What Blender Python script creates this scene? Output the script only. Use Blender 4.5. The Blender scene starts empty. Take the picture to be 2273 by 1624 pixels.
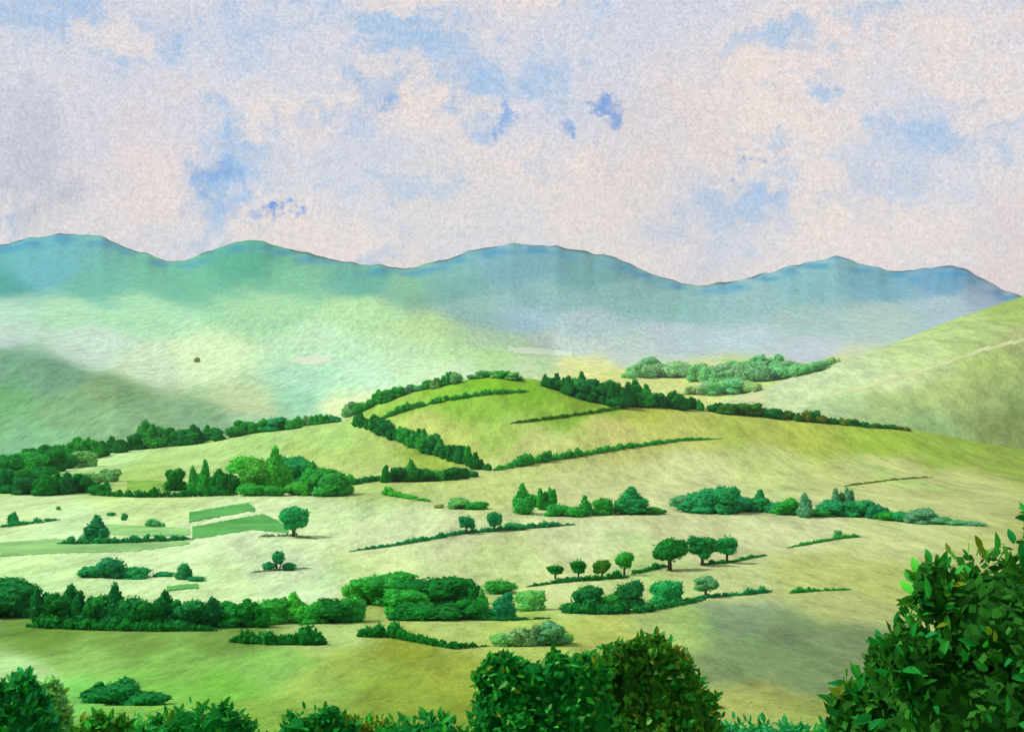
import bpy, math, random
import numpy as np

# ------------------------------------------------------------------ camera, sky, sun
W, H, F, CX, HZ = 2273.0, 1624.0, 3157.0, 1136.5, 688.0   # framing of the view: focal length and horizon
sc = bpy.context.scene
COL = sc.collection
cam = bpy.data.objects.new('camera', bpy.data.cameras.new('camera'))
COL.objects.link(cam)
cam.location = (0, 0, 0)
cam.rotation_euler = (math.radians(90), 0, 0)
cam.data.sensor_width = 36
cam.data.lens = 36 * F / W
cam.data.shift_y = -(H / 2 - HZ) / W
cam.data.clip_start = 0.5
cam.data.clip_end = 60000
sc.camera = cam

SUN_EL, SUN_AZ = math.radians(46), math.radians(-84)      # azimuth from +Y, towards +X
sun_dir = np.array([math.sin(SUN_AZ) * math.cos(SUN_EL), math.cos(SUN_AZ) * math.cos(SUN_EL), math.sin(SUN_EL)])
sun = bpy.data.objects.new('sun', bpy.data.lights.new('sun', 'SUN'))
COL.objects.link(sun)
sun.data.energy = 4.2
sun.data.angle = math.radians(0.6)
sun.data.color = (1.0, 0.97, 0.91)
import mathutils
sun.rotation_euler = mathutils.Vector(sun_dir).to_track_quat('Z', 'Y').to_euler()

sc.view_settings.view_transform = 'Standard'
sc.view_settings.look = 'None'
sc.view_settings.gamma = 1
sc.view_settings.use_curve_mapping = False
sc.view_settings.exposure = 0.0
sc.cycles.max_bounces = 5
sc.cycles.diffuse_bounces = 3
sc.cycles.volume_bounces = 0
sc.cycles.use_denoising = True

world = bpy.data.worlds.new('World')
sc.world = world
world.use_nodes = True


class NT:
    """small helper to write node trees"""
    def __init__(self, tree):
        self.t = tree
        tree.nodes.clear()

    def n(self, kind, **kw):
        nd = self.t.nodes.new(kind)
        for k, v in kw.items():
            if k.startswith('_'):
                setattr(nd, k[1:], v)
            else:
                s = nd.inputs[int(k[1:])] if k[0] == 'i' and k[1:].isdigit() else nd.inputs[k.replace('__', ' ')]
                if hasattr(v, 'is_linked') or hasattr(v, 'links'):
                    self.t.links.new(v, s)
                else:
                    s.default_value = v
        return nd

    def math(self, op, a, b=0.0, c=None, clamp=False):
        kw = dict(_operation=op, _use_clamp=clamp, i0=a, i1=b)
        if c is not None:
            kw['i2'] = c
        return self.n('ShaderNodeMath', **kw).outputs[0]

    def vmath(self, op, a, b=None, out=0):
        kw = dict(_operation=op, i0=a)
        if b is not None:
            kw['i1'] = b
        return self.n('ShaderNodeVectorMath', **kw).outputs[out]

    def noise(self, vec, scale, detail=4.0, rough=0.55, dist=0.0, out=0):
        return self.n('ShaderNodeTexNoise', Vector=vec, Scale=scale, Detail=detail, Roughness=rough, Distortion=dist).outputs[out]

    def ramp(self, v, a, b, lo=0.0, hi=1.0, smooth=True):
        nd = self.n('ShaderNodeMapRange', _interpolation_type='SMOOTHSTEP' if smooth else 'LINEAR', i0=v)
        nd.inputs[1].default_value, nd.inputs[2].default_value = a, b
        nd.inputs[3].default_value, nd.inputs[4].default_value = lo, hi
        return nd.outputs[0]

    def mix(self, f, a, b, blend='MIX'):
        nd = self.n('ShaderNodeMix', _data_type='RGBA', _blend_type=blend)
        for idx, v in ((0, f), (6, a), (7, b)):
            s = nd.inputs[idx]
            if hasattr(v, 'links'):
                self.t.links.new(v, s)
            else:
                s.default_value = v if idx == 0 else (*v[:3], 1.0)
        return nd.outputs[2]


def lin(r, g, b):
    f = lambda c: (c / 255 / 12.92) if c / 255 <= 0.04045 else ((c / 255 + 0.055) / 1.055) ** 2.4
    return (f(r), f(g), f(b))


def dirv(x, y):
    v = np.array([(x - CX) / F, 1.0, -(y - HZ) / F])
    return tuple(v / np.linalg.norm(v))


def build_world():
    T = NT(world.node_tree)
    tc = T.n('ShaderNodeTexCoord').outputs['Generated']
    sky = T.n('ShaderNodeTexSky', _sky_type='NISHITA', _sun_disc=False, _sun_elevation=SUN_EL, _sun_rotation=SUN_AZ,
              _altitude=200.0, _air_density=1.0, _dust_density=0.6, _ozone_density=1.5).outputs[0]
    blue = T.n('ShaderNodeVectorMath', _operation='SCALE', i0=sky, Scale=0.095).outputs[0]
    # warped direction: ragged cloud edges
    w1 = T.noise(tc, 9.0, 6, 0.6, out=1)
    w1 = T.vmath('SUBTRACT', w1, (0.5, 0.5, 0.5))
    w2 = T.vmath('SUBTRACT', T.noise(tc, 45.0, 5, 0.6, out=1), (0.5, 0.5, 0.5))
    warp = T.vmath('ADD', T.n('ShaderNodeVectorMath', _operation='SCALE', i0=w1, Scale=0.09).outputs[0],
                   T.n('ShaderNodeVectorMath', _operation='SCALE', i0=w2, Scale=0.03).outputs[0])
    v = T.vmath('ADD', tc, warp)
    vs = T.n('ShaderNodeVectorMath', _operation='MULTIPLY', i0=v, i1=(1.0, 1.0, 1.7)).outputs[0]
    # cloud body: pale pink and lavender grey
    n1 = T.noise(vs, 7.0, 5, 0.55)
    n2 = T.noise(vs, 15.0, 5, 0.6)
    pink, lav, grey = lin(240, 225, 219), lin(215, 217, 229), lin(198, 205, 221)
    c = T.mix(T.ramp(n1, 0.40, 0.62), lav, pink)
    c = T.mix(T.ramp(n2, 0.56, 0.74, 0, 0.75), c, grey)
    # thin blue showing through all over
    n3 = T.noise(vs, 11.0, 6, 0.62)
    pale = lin(170, 200, 232)
    c = T.mix(T.ramp(n3, 0.53, 0.66, 0, 0.85), c, pale)
    # openings in the cloud
    holes = [(1345, 275, 44, 1.0, 0), (1320, 245, 30, .8, 0), (1250, 165, 60, .55, 1), (1080, 225, 75, .6, 1), (1010, 190, 60, .35, 1),
             (840, 200, 75, .6, 1), (740, 250, 45, .5, 1), (510, 375, 75, .8, 1), (470, 430, 70, .75, 1), (640, 470, 28, .95, 0),
             (600, 480, 30, .6, 0), (370, 400, 30, .5, 1), (370, 120, 55, .5, 1), (150, 20, 60, .7, 1), (40, 20, 80, .6, 1),
             (440, 540, 40, .5, 1), (560, 300, 60, .5, 1), (1480, 490, 60, .5, 1), (1580, 465, 50, .5, 1), (1720, 460, 55, .5, 1),
             (1230, 400, 40, .4, 1), (1900, 40, 50, .4, 1), (1940, 400, 80, .35, 1), (880, 540, 40, .45, 1), (1340, 60, 25, .5, 1),
             (1000, 60, 90, .35, 1), (1340, 300, 24, 1.0, 0), (1365, 285, 22, .8, 0), (630, 465, 18, .9, 0), (1500, 210, 18, .8, 0), (1120, 235, 26, .6, 0), (860, 230, 30, .5, 0), (480, 390, 36, .55, 0), (1660, 360, 14, .7, 0), (30, 212, 10, .7, 0), (560, 60, 90, .4, 1), (840, 585, 50, .5, 1)]
    deep, soft = lin(66, 146, 224), lin(140, 188, 234)
    hv = T.vmath('ADD', tc, T.n('ShaderNodeVectorMath', _operation='SCALE', i0=w2, Scale=0.10).outputs[0])
    hv = T.vmath('ADD', hv, T.n('ShaderNodeVectorMath', _operation='SCALE', i0=w1, Scale=0.05).outputs[0])
    for (x, y, r, amt, kind) in holes:
        d = T.vmath('DISTANCE', hv, dirv(x, y), out=1)
        m = T.ramp(d, r / F * 1.5, r / F * 0.1, 0, amt)
        c = T.mix(m, c, soft if kind else deep)
    # grey shower cloud low on one side, warm light low over the ridges
    for (x, y, r, amt, colr) in [(30, 330, 140, .35, lin(172, 172, 188)), (90, 430, 90, .4, lin(168, 168, 186)), (1000, 480, 170, .5, lin(236, 222, 212)),
                                 (1330, 480, 160, .5, lin(236, 220, 212)), (1560, 600, 110, .6, lin(234, 218, 214)), (2220, 560, 130, .6, lin(228, 205, 204)),
                                 (300, 340, 170, .5, lin(232, 215, 216)), (90, 500, 80, .8, lin(234, 222, 218)), (1500, 330, 200, .45, lin(228, 212, 208))]:
        d = T.vmath('DISTANCE', hv, dirv(x, y), out=1)
        c = T.mix(T.ramp(d, r / F * 1.4, r / F * 0.2, 0, amt), c, colr)
    # fine mottling of the cloud sheet
    g1 = T.noise(tc, 260.0, 3, 0.6)
    g2 = T.noise(tc, 560.0, 2, 0.5)
    g = T.math('ADD', T.math('MULTIPLY', T.math('SUBTRACT', g1, 0.5), 0.42), T.math('MULTIPLY', T.math('SUBTRACT', g2, 0.5), 0.62))
    g = T.math('ADD', g, 1.0)
    cb = T.n('ShaderNodeVectorMath', _operation='SCALE', i0=c, Scale=g).outputs[0]
    fin = T.mix(0.93, blue, cb)
    bg = T.n('ShaderNodeBackground', Color=fin, Strength=1.0)
    out = T.n('ShaderNodeOutputWorld')
    T.t.links.new(bg.outputs[0], out.inputs[0])


build_world()

# ------------------------------------------------------------------ the land
def curve(pts):
    a = np.array(pts, float)
    return lambda x: np.interp(x, a[:, 0], a[:, 1])


def smooth_curve(pts):
    a = np.array(pts, float)
    xs = np.arange(a[0, 0] - 40, a[-1, 0] + 41, 4.0)
    ys = np.interp(xs, a[:, 0], a[:, 1])
    k = np.hanning(13); k /= k.sum()
    yp = np.pad(ys, 6, mode='edge')
    ys = np.convolve(yp, k, 'valid')
    return lambda x: np.interp(x, xs, ys)


crest = smooth_curve([(-600, 1055), (0, 1022), (200, 1006), (400, 982), (600, 954), (770, 931), (830, 896), (900, 872), (1000, 848), (1100, 832), (1200, 845),
                      (1300, 876), (1400, 892), (1500, 899), (1600, 908), (1750, 922), (1900, 938), (2000, 950), (2100, 966), (2273, 998), (2870, 1050)])
ridge = smooth_curve([(-600, 600), (-300, 560), (0, 543), (80, 525), (150, 516), (220, 523), (290, 553), (380, 581), (430, 572), (500, 543), (550, 531), (600, 543), (680, 564),
                      (780, 582), (900, 596), (980, 580), (1060, 550), (1140, 539), (1200, 543), (1300, 559), (1380, 576), (1440, 604), (1500, 626), (1560, 636),
                      (1620, 628), (1700, 605), (1780, 584), (1860, 568), (1900, 580), (1980, 600), (2050, 597), (2110, 588), (2160, 608), (2210, 634), (2250, 655),
                      (2330, 680), (2870, 720)])
_ridge0 = ridge
ridge = lambda x: _ridge0(x) + 2.6 * np.sin(np.asarray(x) / 17.0 + 2 * np.sin(np.asarray(x) / 71.0)) * np.sin(np.asarray(x) / 41.0) + 1.3 * np.sin(np.asarray(x) / 6.3) * np.sin(np.asarray(x) / 29.0)
edge = smooth_curve([(-600, 1100), (1000, 1010), (1400, 945), (1500, 920), (1620, 886), (1700, 860), (1860, 800), (1980, 764), (2100, 716), (2200, 681), (2273, 657), (2400, 622), (2870, 560)])
dark_hill = smooth_curve([(-600, 730), (0, 772), (100, 790), (200, 826), (300, 860), (400, 882), (500, 905), (650, 934), (800, 960), (2870, 1100)])


def cmin(a, b):
    return lambda x: np.minimum(a(x), b(x))


CTRL = [
    (20, curve([(0, 2108)])), (45, curve([(0, 1880)])), (70, curve([(0, 1725)])), (100, curve([(0, 1630)])), (135, curve([(0, 1540)])),
    (190, curve([(0, 1425)])), (280, curve([(0, 1315)])), (400, curve([(0, 1198), (2273, 1208)])), (540, curve([(0, 1112), (1100, 1106), (2273, 1126)])),
    (700, curve([(0, 1062), (700, 1050), (1100, 1040), (2273, 1084)])),
    (850, curve([(0, 1040), (400, 1020), (770, 985), (1100, 945), (1300, 955), (1600, 975), (2273, 1040)])),
    (1000, crest),
    (1150, lambda x: crest(x) + 12), (1300, lambda x: np.minimum(crest(x) + 14, edge(x) + 70)),
    (1500, lambda x: np.where(x > 1350, np.minimum(edge(x), crest(x) + 9), crest(x) + 7)),
    (1850, lambda x: np.where(x > 1350, np.minimum(np.maximum(edge(x) + 22, 878), crest(x) + 6), np.minimum(crest(x) + 4, np.maximum(dark_hill(x) + 60, 905)))),
    (2150, curve([(-600, 730), (0, 772), (100, 790), (200, 826), (300, 860), (400, 882), (500, 905), (650, 922), (780, 905), (900, 870), (1000, 848), (1200, 852), (1400, 868),
                  (1500, 872), (1650, 866), (1800, 850), (1860, 845), (2000, 830), (2273, 790), (2870, 740)])),
    (2600, curve([(-600, 750), (0, 786), (200, 836), (400, 880), (550, 890), (700, 874), (900, 842), (1000, 826), (1200, 826), (1500, 836), (1860, 818), (2273, 780), (2870, 740)])),
    (3300, curve([(-600, 720), (0, 752), (200, 790), (400, 815), (700, 812), (1000, 792), (1230, 804), (1500, 806), (1860, 800), (2273, 765), (2870, 720)])),
    (4300, smooth_curve([(-600, 690), (0, 690), (400, 700), (700, 676), (840, 664), (900, 670), (1000, 700), (1100, 742), (1230, 790), (1500, 778), (2273, 725), (2870, 720)])),
    (5400, curve([(-600, 640), (0, 634), (400, 650), (800, 640), (1000, 650), (1200, 690), (1500, 712), (2273, 690), (2870, 710)])),
    (7000, ridge), (8600, lambda x: ridge(x) + 75),
]
CY = np.array([c[0] for c in CTRL], float)
LY = np.log(CY)


def profile(px, Y):
    """height profile of the land: picture row of the ground at bearing px and depth Y (arrays of equal shape)"""
    px = np.asarray(px, float); Y = np.clip(np.asarray(Y, float), CY[0], CY[-1])
    P = np.stack([np.broadcast_to(c[1](px), px.shape) for c in CTRL])
    h = np.diff(LY)
    d = np.diff(P, axis=0) / h.reshape(-1, *([1] * px.ndim))
    m = np.zeros_like(P)
    s = d[:-1] * d[1:]
    m[1:-1] = np.where(s > 0, 2 * s / np.where(np.abs(d[:-1] + d[1:]) < 1e-9, 1, d[:-1] + d[1:]), 0)
    m[0], m[-1] = d[0], d[-1]
    L = np.log(Y)
    k = np.clip(np.searchsorted(LY, L, side='right') - 1, 0, len(LY) - 2)
    g = lambda A, kk: np.take_along_axis(A, kk[None], 0)[0]
    hh = h[k]; t = (L - LY[k]) / hh
    p0, p1, m0, m1 = g(P, k), g(P, k + 1), g(m, k), g(m, k + 1)
    return (2 * t**3 - 3 * t**2 + 1) * p0 + (t**3 - 2 * t**2 + t) * hh * m0 + (-2 * t**3 + 3 * t**2) * p1 + (t**3 - t**2) * hh * m1


def vnoise(x, y, seed=0):
    xi, yi = np.floor(x).astype(np.int64), np.floor(y).astype(np.int64)
    fx, fy = x - xi, y - yi
    fx, fy = fx * fx * (3 - 2 * fx), fy * fy * (3 - 2 * fy)
    def hsh(a, b):
        n = (a * 374761393 + b * 668265263 + seed * 144665) & 0xffffffff
        n = ((n ^ (n >> 13)) * 1274126177) & 0xffffffff
        return ((n ^ (n >> 16)) & 0xffff) / 65535.0
    return (hsh(xi, yi) * (1 - fx) + hsh(xi + 1, yi) * fx) * (1 - fy) + (hsh(xi, yi + 1) * (1 - fx) + hsh(xi + 1, yi + 1) * fx) * fy


def relief(X, Y):
    Ys = np.maximum(Y, 1.0)
    a, b = X / (0.05 * Ys + 6), np.log(Ys) * 14
    n = (vnoise(a, b, 1) - 0.5) + 0.5 * (vnoise(a * 2.1, b * 2.1, 2) - 0.5) + 0.25 * (vnoise(a * 4.3, b * 4.3, 3) - 0.5)
    return n * np.clip(Ys - 40, 0, 9000) * 0.0011


def land(X, Y):
    X = np.asarray(X, float); Y = np.asarray(Y, float)
    Yc = np.maximum(Y, 20.0)
    px = CX + F * X / Yc
    z = -(profile(px, Yc) - HZ) / F * Yc
    t = np.clip(Y / 20.0, 0, 1)
    z = np.where(Y < 20, -1.9 + (z + 1.9) * t * t * (3 - 2 * t) * 1.0, z)
    return z + relief(X, Y)


_Yf = np.exp(np.linspace(math.log(30), math.log(6990), 2600))


def cast(x, y):
    """first point of the land met on the bearing (x, y)"""
    p = profile(np.full(_Yf.shape, float(x)), _Yf)
    i = np.argmax(p <= y) if (p <= y).any() else int(np.argmin(np.where(_Yf > 900, p, 1e9)))
    Y = _Yf[i]
    X = (x - CX) / F * Y
    return X, Y, float(land(np.array(X), np.array(Y)))


# ---- colours of the ground, with some hedge shade and far haze mixed in
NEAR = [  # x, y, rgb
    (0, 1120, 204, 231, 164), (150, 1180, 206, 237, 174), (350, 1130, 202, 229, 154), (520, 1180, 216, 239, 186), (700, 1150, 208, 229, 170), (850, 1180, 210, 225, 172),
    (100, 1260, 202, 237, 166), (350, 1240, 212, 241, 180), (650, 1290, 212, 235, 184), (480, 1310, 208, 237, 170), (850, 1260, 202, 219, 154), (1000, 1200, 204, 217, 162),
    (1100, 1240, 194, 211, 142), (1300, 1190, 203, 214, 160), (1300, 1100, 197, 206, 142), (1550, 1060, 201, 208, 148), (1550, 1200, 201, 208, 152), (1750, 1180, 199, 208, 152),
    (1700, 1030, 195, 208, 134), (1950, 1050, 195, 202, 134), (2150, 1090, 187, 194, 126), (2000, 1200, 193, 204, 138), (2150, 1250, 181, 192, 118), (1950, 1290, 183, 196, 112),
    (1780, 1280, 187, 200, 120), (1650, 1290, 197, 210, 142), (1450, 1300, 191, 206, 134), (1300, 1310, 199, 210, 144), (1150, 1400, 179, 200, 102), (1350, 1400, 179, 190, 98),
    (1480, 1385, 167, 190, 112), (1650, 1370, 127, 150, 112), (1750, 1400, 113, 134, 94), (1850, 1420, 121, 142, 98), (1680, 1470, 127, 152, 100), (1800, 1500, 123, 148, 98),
    (1700, 1560, 165, 174, 94), (1820, 1580, 155, 172, 86), (1860, 1350, 173, 184, 116), (100, 1420, 107, 148, 58), (300, 1420, 115, 156, 70), (500, 1420, 119, 160, 70),  # last three: hedge shade below the long dark row, painted into the ground
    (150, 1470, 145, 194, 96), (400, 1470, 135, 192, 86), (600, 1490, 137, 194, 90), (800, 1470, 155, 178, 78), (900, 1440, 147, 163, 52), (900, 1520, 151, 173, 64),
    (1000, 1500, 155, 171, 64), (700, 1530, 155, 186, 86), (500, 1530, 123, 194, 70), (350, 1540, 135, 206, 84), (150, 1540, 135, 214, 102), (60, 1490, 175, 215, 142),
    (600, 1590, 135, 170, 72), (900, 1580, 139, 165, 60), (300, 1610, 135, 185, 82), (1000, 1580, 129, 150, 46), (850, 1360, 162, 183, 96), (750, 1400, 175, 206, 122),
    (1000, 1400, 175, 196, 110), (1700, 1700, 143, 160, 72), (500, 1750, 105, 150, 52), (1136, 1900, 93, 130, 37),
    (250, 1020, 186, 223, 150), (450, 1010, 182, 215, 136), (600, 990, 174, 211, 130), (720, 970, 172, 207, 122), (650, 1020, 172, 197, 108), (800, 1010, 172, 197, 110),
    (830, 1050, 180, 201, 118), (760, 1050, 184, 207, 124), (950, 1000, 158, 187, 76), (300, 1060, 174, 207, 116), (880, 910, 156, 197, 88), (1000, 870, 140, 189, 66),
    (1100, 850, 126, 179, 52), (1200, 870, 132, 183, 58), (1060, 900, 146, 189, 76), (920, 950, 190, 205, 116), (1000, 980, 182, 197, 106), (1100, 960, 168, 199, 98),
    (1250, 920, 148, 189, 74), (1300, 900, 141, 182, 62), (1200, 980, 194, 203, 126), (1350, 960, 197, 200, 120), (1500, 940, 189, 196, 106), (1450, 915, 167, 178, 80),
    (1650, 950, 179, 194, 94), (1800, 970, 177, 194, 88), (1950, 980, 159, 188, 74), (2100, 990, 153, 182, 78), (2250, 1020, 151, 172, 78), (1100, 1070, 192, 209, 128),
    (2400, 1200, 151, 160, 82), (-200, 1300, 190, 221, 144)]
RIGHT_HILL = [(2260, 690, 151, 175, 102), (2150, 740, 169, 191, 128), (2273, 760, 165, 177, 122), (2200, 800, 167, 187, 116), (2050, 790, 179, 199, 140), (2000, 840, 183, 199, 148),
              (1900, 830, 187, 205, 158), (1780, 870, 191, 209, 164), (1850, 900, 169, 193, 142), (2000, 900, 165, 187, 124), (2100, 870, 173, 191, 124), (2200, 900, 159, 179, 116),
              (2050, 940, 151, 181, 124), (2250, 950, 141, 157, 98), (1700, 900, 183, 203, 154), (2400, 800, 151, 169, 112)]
FAR = [(0, 690, 182, 218, 198), (0, 740, 194, 217, 206), (150, 690, 174, 218, 182), (300, 700, 172, 220, 180), (200, 770, 200, 222, 206), (330, 810, 206, 227, 194), (450, 800, 210, 232, 186),  # mist band and lavender haze of the far slopes are painted into these
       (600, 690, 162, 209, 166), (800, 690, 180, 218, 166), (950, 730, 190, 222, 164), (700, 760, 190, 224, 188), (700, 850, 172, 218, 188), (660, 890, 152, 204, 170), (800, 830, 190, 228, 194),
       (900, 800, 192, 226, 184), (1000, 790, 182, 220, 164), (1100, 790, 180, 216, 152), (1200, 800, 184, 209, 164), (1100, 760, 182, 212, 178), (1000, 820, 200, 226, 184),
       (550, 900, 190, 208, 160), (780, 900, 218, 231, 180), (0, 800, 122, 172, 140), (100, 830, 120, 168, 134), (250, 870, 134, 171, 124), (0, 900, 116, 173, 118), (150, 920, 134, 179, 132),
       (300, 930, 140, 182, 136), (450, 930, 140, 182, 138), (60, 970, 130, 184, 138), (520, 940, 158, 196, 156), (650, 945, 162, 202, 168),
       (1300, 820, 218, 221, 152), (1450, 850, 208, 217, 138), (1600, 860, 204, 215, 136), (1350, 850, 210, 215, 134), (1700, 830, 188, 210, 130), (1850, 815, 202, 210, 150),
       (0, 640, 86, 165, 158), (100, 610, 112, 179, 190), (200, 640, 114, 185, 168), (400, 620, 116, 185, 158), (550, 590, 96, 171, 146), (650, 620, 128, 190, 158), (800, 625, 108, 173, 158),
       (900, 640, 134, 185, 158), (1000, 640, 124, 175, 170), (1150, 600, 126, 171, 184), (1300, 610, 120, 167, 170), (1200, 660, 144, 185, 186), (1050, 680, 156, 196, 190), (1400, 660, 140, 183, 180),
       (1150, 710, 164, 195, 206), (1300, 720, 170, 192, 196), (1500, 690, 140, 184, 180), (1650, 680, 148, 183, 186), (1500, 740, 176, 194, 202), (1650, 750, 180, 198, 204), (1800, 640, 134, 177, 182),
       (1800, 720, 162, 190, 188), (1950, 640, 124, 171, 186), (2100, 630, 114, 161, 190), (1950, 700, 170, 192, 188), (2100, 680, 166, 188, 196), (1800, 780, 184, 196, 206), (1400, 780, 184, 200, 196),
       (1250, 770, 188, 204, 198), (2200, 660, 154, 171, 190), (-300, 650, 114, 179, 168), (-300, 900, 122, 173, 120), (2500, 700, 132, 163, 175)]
HAZE = 2.8e-5
ALB = 0.71   # picture value to base colour


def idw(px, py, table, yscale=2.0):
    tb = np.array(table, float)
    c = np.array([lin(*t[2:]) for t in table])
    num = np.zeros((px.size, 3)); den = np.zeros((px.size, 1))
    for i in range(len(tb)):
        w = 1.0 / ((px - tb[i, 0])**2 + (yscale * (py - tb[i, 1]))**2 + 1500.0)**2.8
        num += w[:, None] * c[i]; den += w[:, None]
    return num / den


def build_land():
    nc = 620
    u = np.linspace(-0.56, 0.56, nc)
    rows = np.concatenate([np.linspace(-220, 20, 26)[:-1], np.exp(np.linspace(math.log(20), math.log(1000), 330))[:-1],
                           np.exp(np.linspace(math.log(1000), math.log(8600), 300))])
    rows = np.sort(np.concatenate([rows, [c[0] for c in CTRL if c[0] in (1000, 1500, 7000)], [985, 1012, 6900, 6950, 7050]]))
    U, Yg = np.meshgrid(u, rows)
    X = U * (np.maximum(Yg, -150) + 260)
    X = np.where(Yg > 400, U * (Yg + 260 * np.clip(1 - (Yg - 400) / 3000, 0, 1)), X)
    Z = land(X, Yg)
    px = (CX + F * X / np.maximum(Yg, 20)).ravel()
    py = (HZ - F * Z / np.maximum(Yg, 20)).ravel()
    Yv = Yg.ravel()
    colr = np.zeros((px.size, 3))
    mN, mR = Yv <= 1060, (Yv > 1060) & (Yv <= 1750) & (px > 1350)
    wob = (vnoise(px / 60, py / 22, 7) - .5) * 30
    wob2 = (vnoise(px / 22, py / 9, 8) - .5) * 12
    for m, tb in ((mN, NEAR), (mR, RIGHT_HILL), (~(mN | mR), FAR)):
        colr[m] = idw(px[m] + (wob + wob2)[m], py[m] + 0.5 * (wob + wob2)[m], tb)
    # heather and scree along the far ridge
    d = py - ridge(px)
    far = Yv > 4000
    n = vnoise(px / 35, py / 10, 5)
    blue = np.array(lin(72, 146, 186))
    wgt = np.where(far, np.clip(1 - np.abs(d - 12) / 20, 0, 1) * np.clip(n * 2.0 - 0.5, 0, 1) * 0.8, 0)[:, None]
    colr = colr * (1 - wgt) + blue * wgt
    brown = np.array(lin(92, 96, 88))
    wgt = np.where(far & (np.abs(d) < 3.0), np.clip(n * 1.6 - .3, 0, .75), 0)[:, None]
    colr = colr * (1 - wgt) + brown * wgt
    # the air in front of far land adds its own light: take it off the ground's colour
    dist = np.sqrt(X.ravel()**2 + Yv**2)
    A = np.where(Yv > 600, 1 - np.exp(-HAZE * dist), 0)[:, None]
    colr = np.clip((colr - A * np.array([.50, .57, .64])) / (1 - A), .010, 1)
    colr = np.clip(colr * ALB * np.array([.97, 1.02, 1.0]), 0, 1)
    nr = len(rows)
    me = bpy.data.meshes.new('terrain')
    me.vertices.add(px.size)
    me.vertices.foreach_set('co', np.stack([X.ravel(), Yv, Z.ravel()], 1).astype(np.float32).ravel())
    i = np.arange((nr - 1) * (nc - 1))
    r, c = i // (nc - 1), i % (nc - 1)
    q = np.stack([r * nc + c, r * nc + c + 1, (r + 1) * nc + c + 1, (r + 1) * nc + c], 1).astype(np.int32)
    me.loops.add(q.size); me.loops.foreach_set('vertex_index', q.ravel())
    me.polygons.add(len(q)); me.polygons.foreach_set('loop_start', (np.arange(len(q)) * 4).astype(np.int32))
    me.polygons.foreach_set('use_smooth', np.ones(len(q), bool))
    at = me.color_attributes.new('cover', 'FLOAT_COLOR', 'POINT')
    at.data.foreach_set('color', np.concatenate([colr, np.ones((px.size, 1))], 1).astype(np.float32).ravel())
    me.update(); me.validate()
    o = bpy.data.objects.new('terrain', me)
    COL.objects.link(o)
    o['kind'] = 'structure'
    m = bpy.data.materials.new('meadow'); m.use_nodes = True
    T = NT(m.node_tree)
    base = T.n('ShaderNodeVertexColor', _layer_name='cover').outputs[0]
    pos = T.n('ShaderNodeNewGeometry').outputs['Position']
    # mottled growth at many sizes
    pos0 = pos
    pos = T.vmath('MULTIPLY', pos, (1.0, 0.15, 1.0))
    big = T.noise(pos, 0.014, 12, 0.72, 0.4)
    fine = T.noise(pos, 0.07, 11, 0.95)
    hue = T.noise(pos, 0.022, 10, 0.7)
    k = T.math('ADD', T.math('MULTIPLY', T.math('SUBTRACT', big, 0.5), 0.45), T.math('MULTIPLY', T.math('SUBTRACT', fine, 0.5), 3.6))
    k = T.math('ADD', k, 1.0)
    c1 = T.n('ShaderNodeVectorMath', _operation='SCALE', i0=base, Scale=k).outputs[0]
    g = T.vmath('MULTIPLY', c1, (0.74, 1.03, 0.72))
    c2 = T.mix(T.ramp(hue, 0.52, 0.70, 0, 0.7), c1, g)
    o2 = T.vmath('MULTIPLY', c1, (1.03, 1.02, 0.97))
    c3 = T.mix(T.ramp(hue, 0.47, 0.32, 0, 0.7), c2, o2)
    hgt = T.math('ADD', T.math('MULTIPLY', T.noise(pos, 0.05, 14, 0.8), 7.0), T.math('MULTIPLY', T.noise(pos, 1.2, 6, 0.8), 0.4))
    bump = T.n('ShaderNodeBump', Strength=0.4, Distance=1.0, Height=hgt).outputs[0]
    b = T.n('ShaderNodeBsdfPrincipled', Base__Color=c3, Roughness=0.95, Normal=bump)
    b.inputs['Specular IOR Level'].default_value = 0.05
    T.t.links.new(b.outputs[0], T.n('ShaderNodeOutputMaterial').inputs[0])
    me.materials.append(m)
    return o


build_land()

def build_haze():
    import bmesh
    me = bpy.data.meshes.new('haze')
    bm = bmesh.new(); bmesh.ops.create_cube(bm, size=1); bm.to_mesh(me); bm.free()
    o = bpy.data.objects.new('haze', me); COL.objects.link(o)
    lo, hi = np.array([-6500., -400., -460.]), np.array([6500., 9200., 420.])
    o.location = (lo + hi) / 2; o.scale = hi - lo
    o['kind'] = 'stuff'
    m = bpy.data.materials.new('haze'); m.use_nodes = True
    T = NT(m.node_tree)
    v = T.n('ShaderNodeVolumePrincipled', Color=(0.80, 0.96, 1.0, 1), Density=HAZE, Anisotropy=0.0)
    out = T.n('ShaderNodeOutputMaterial')
    T.t.links.new(v.outputs[0], out.inputs['Volume'])
    me.materials.append(m)


build_haze()

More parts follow.
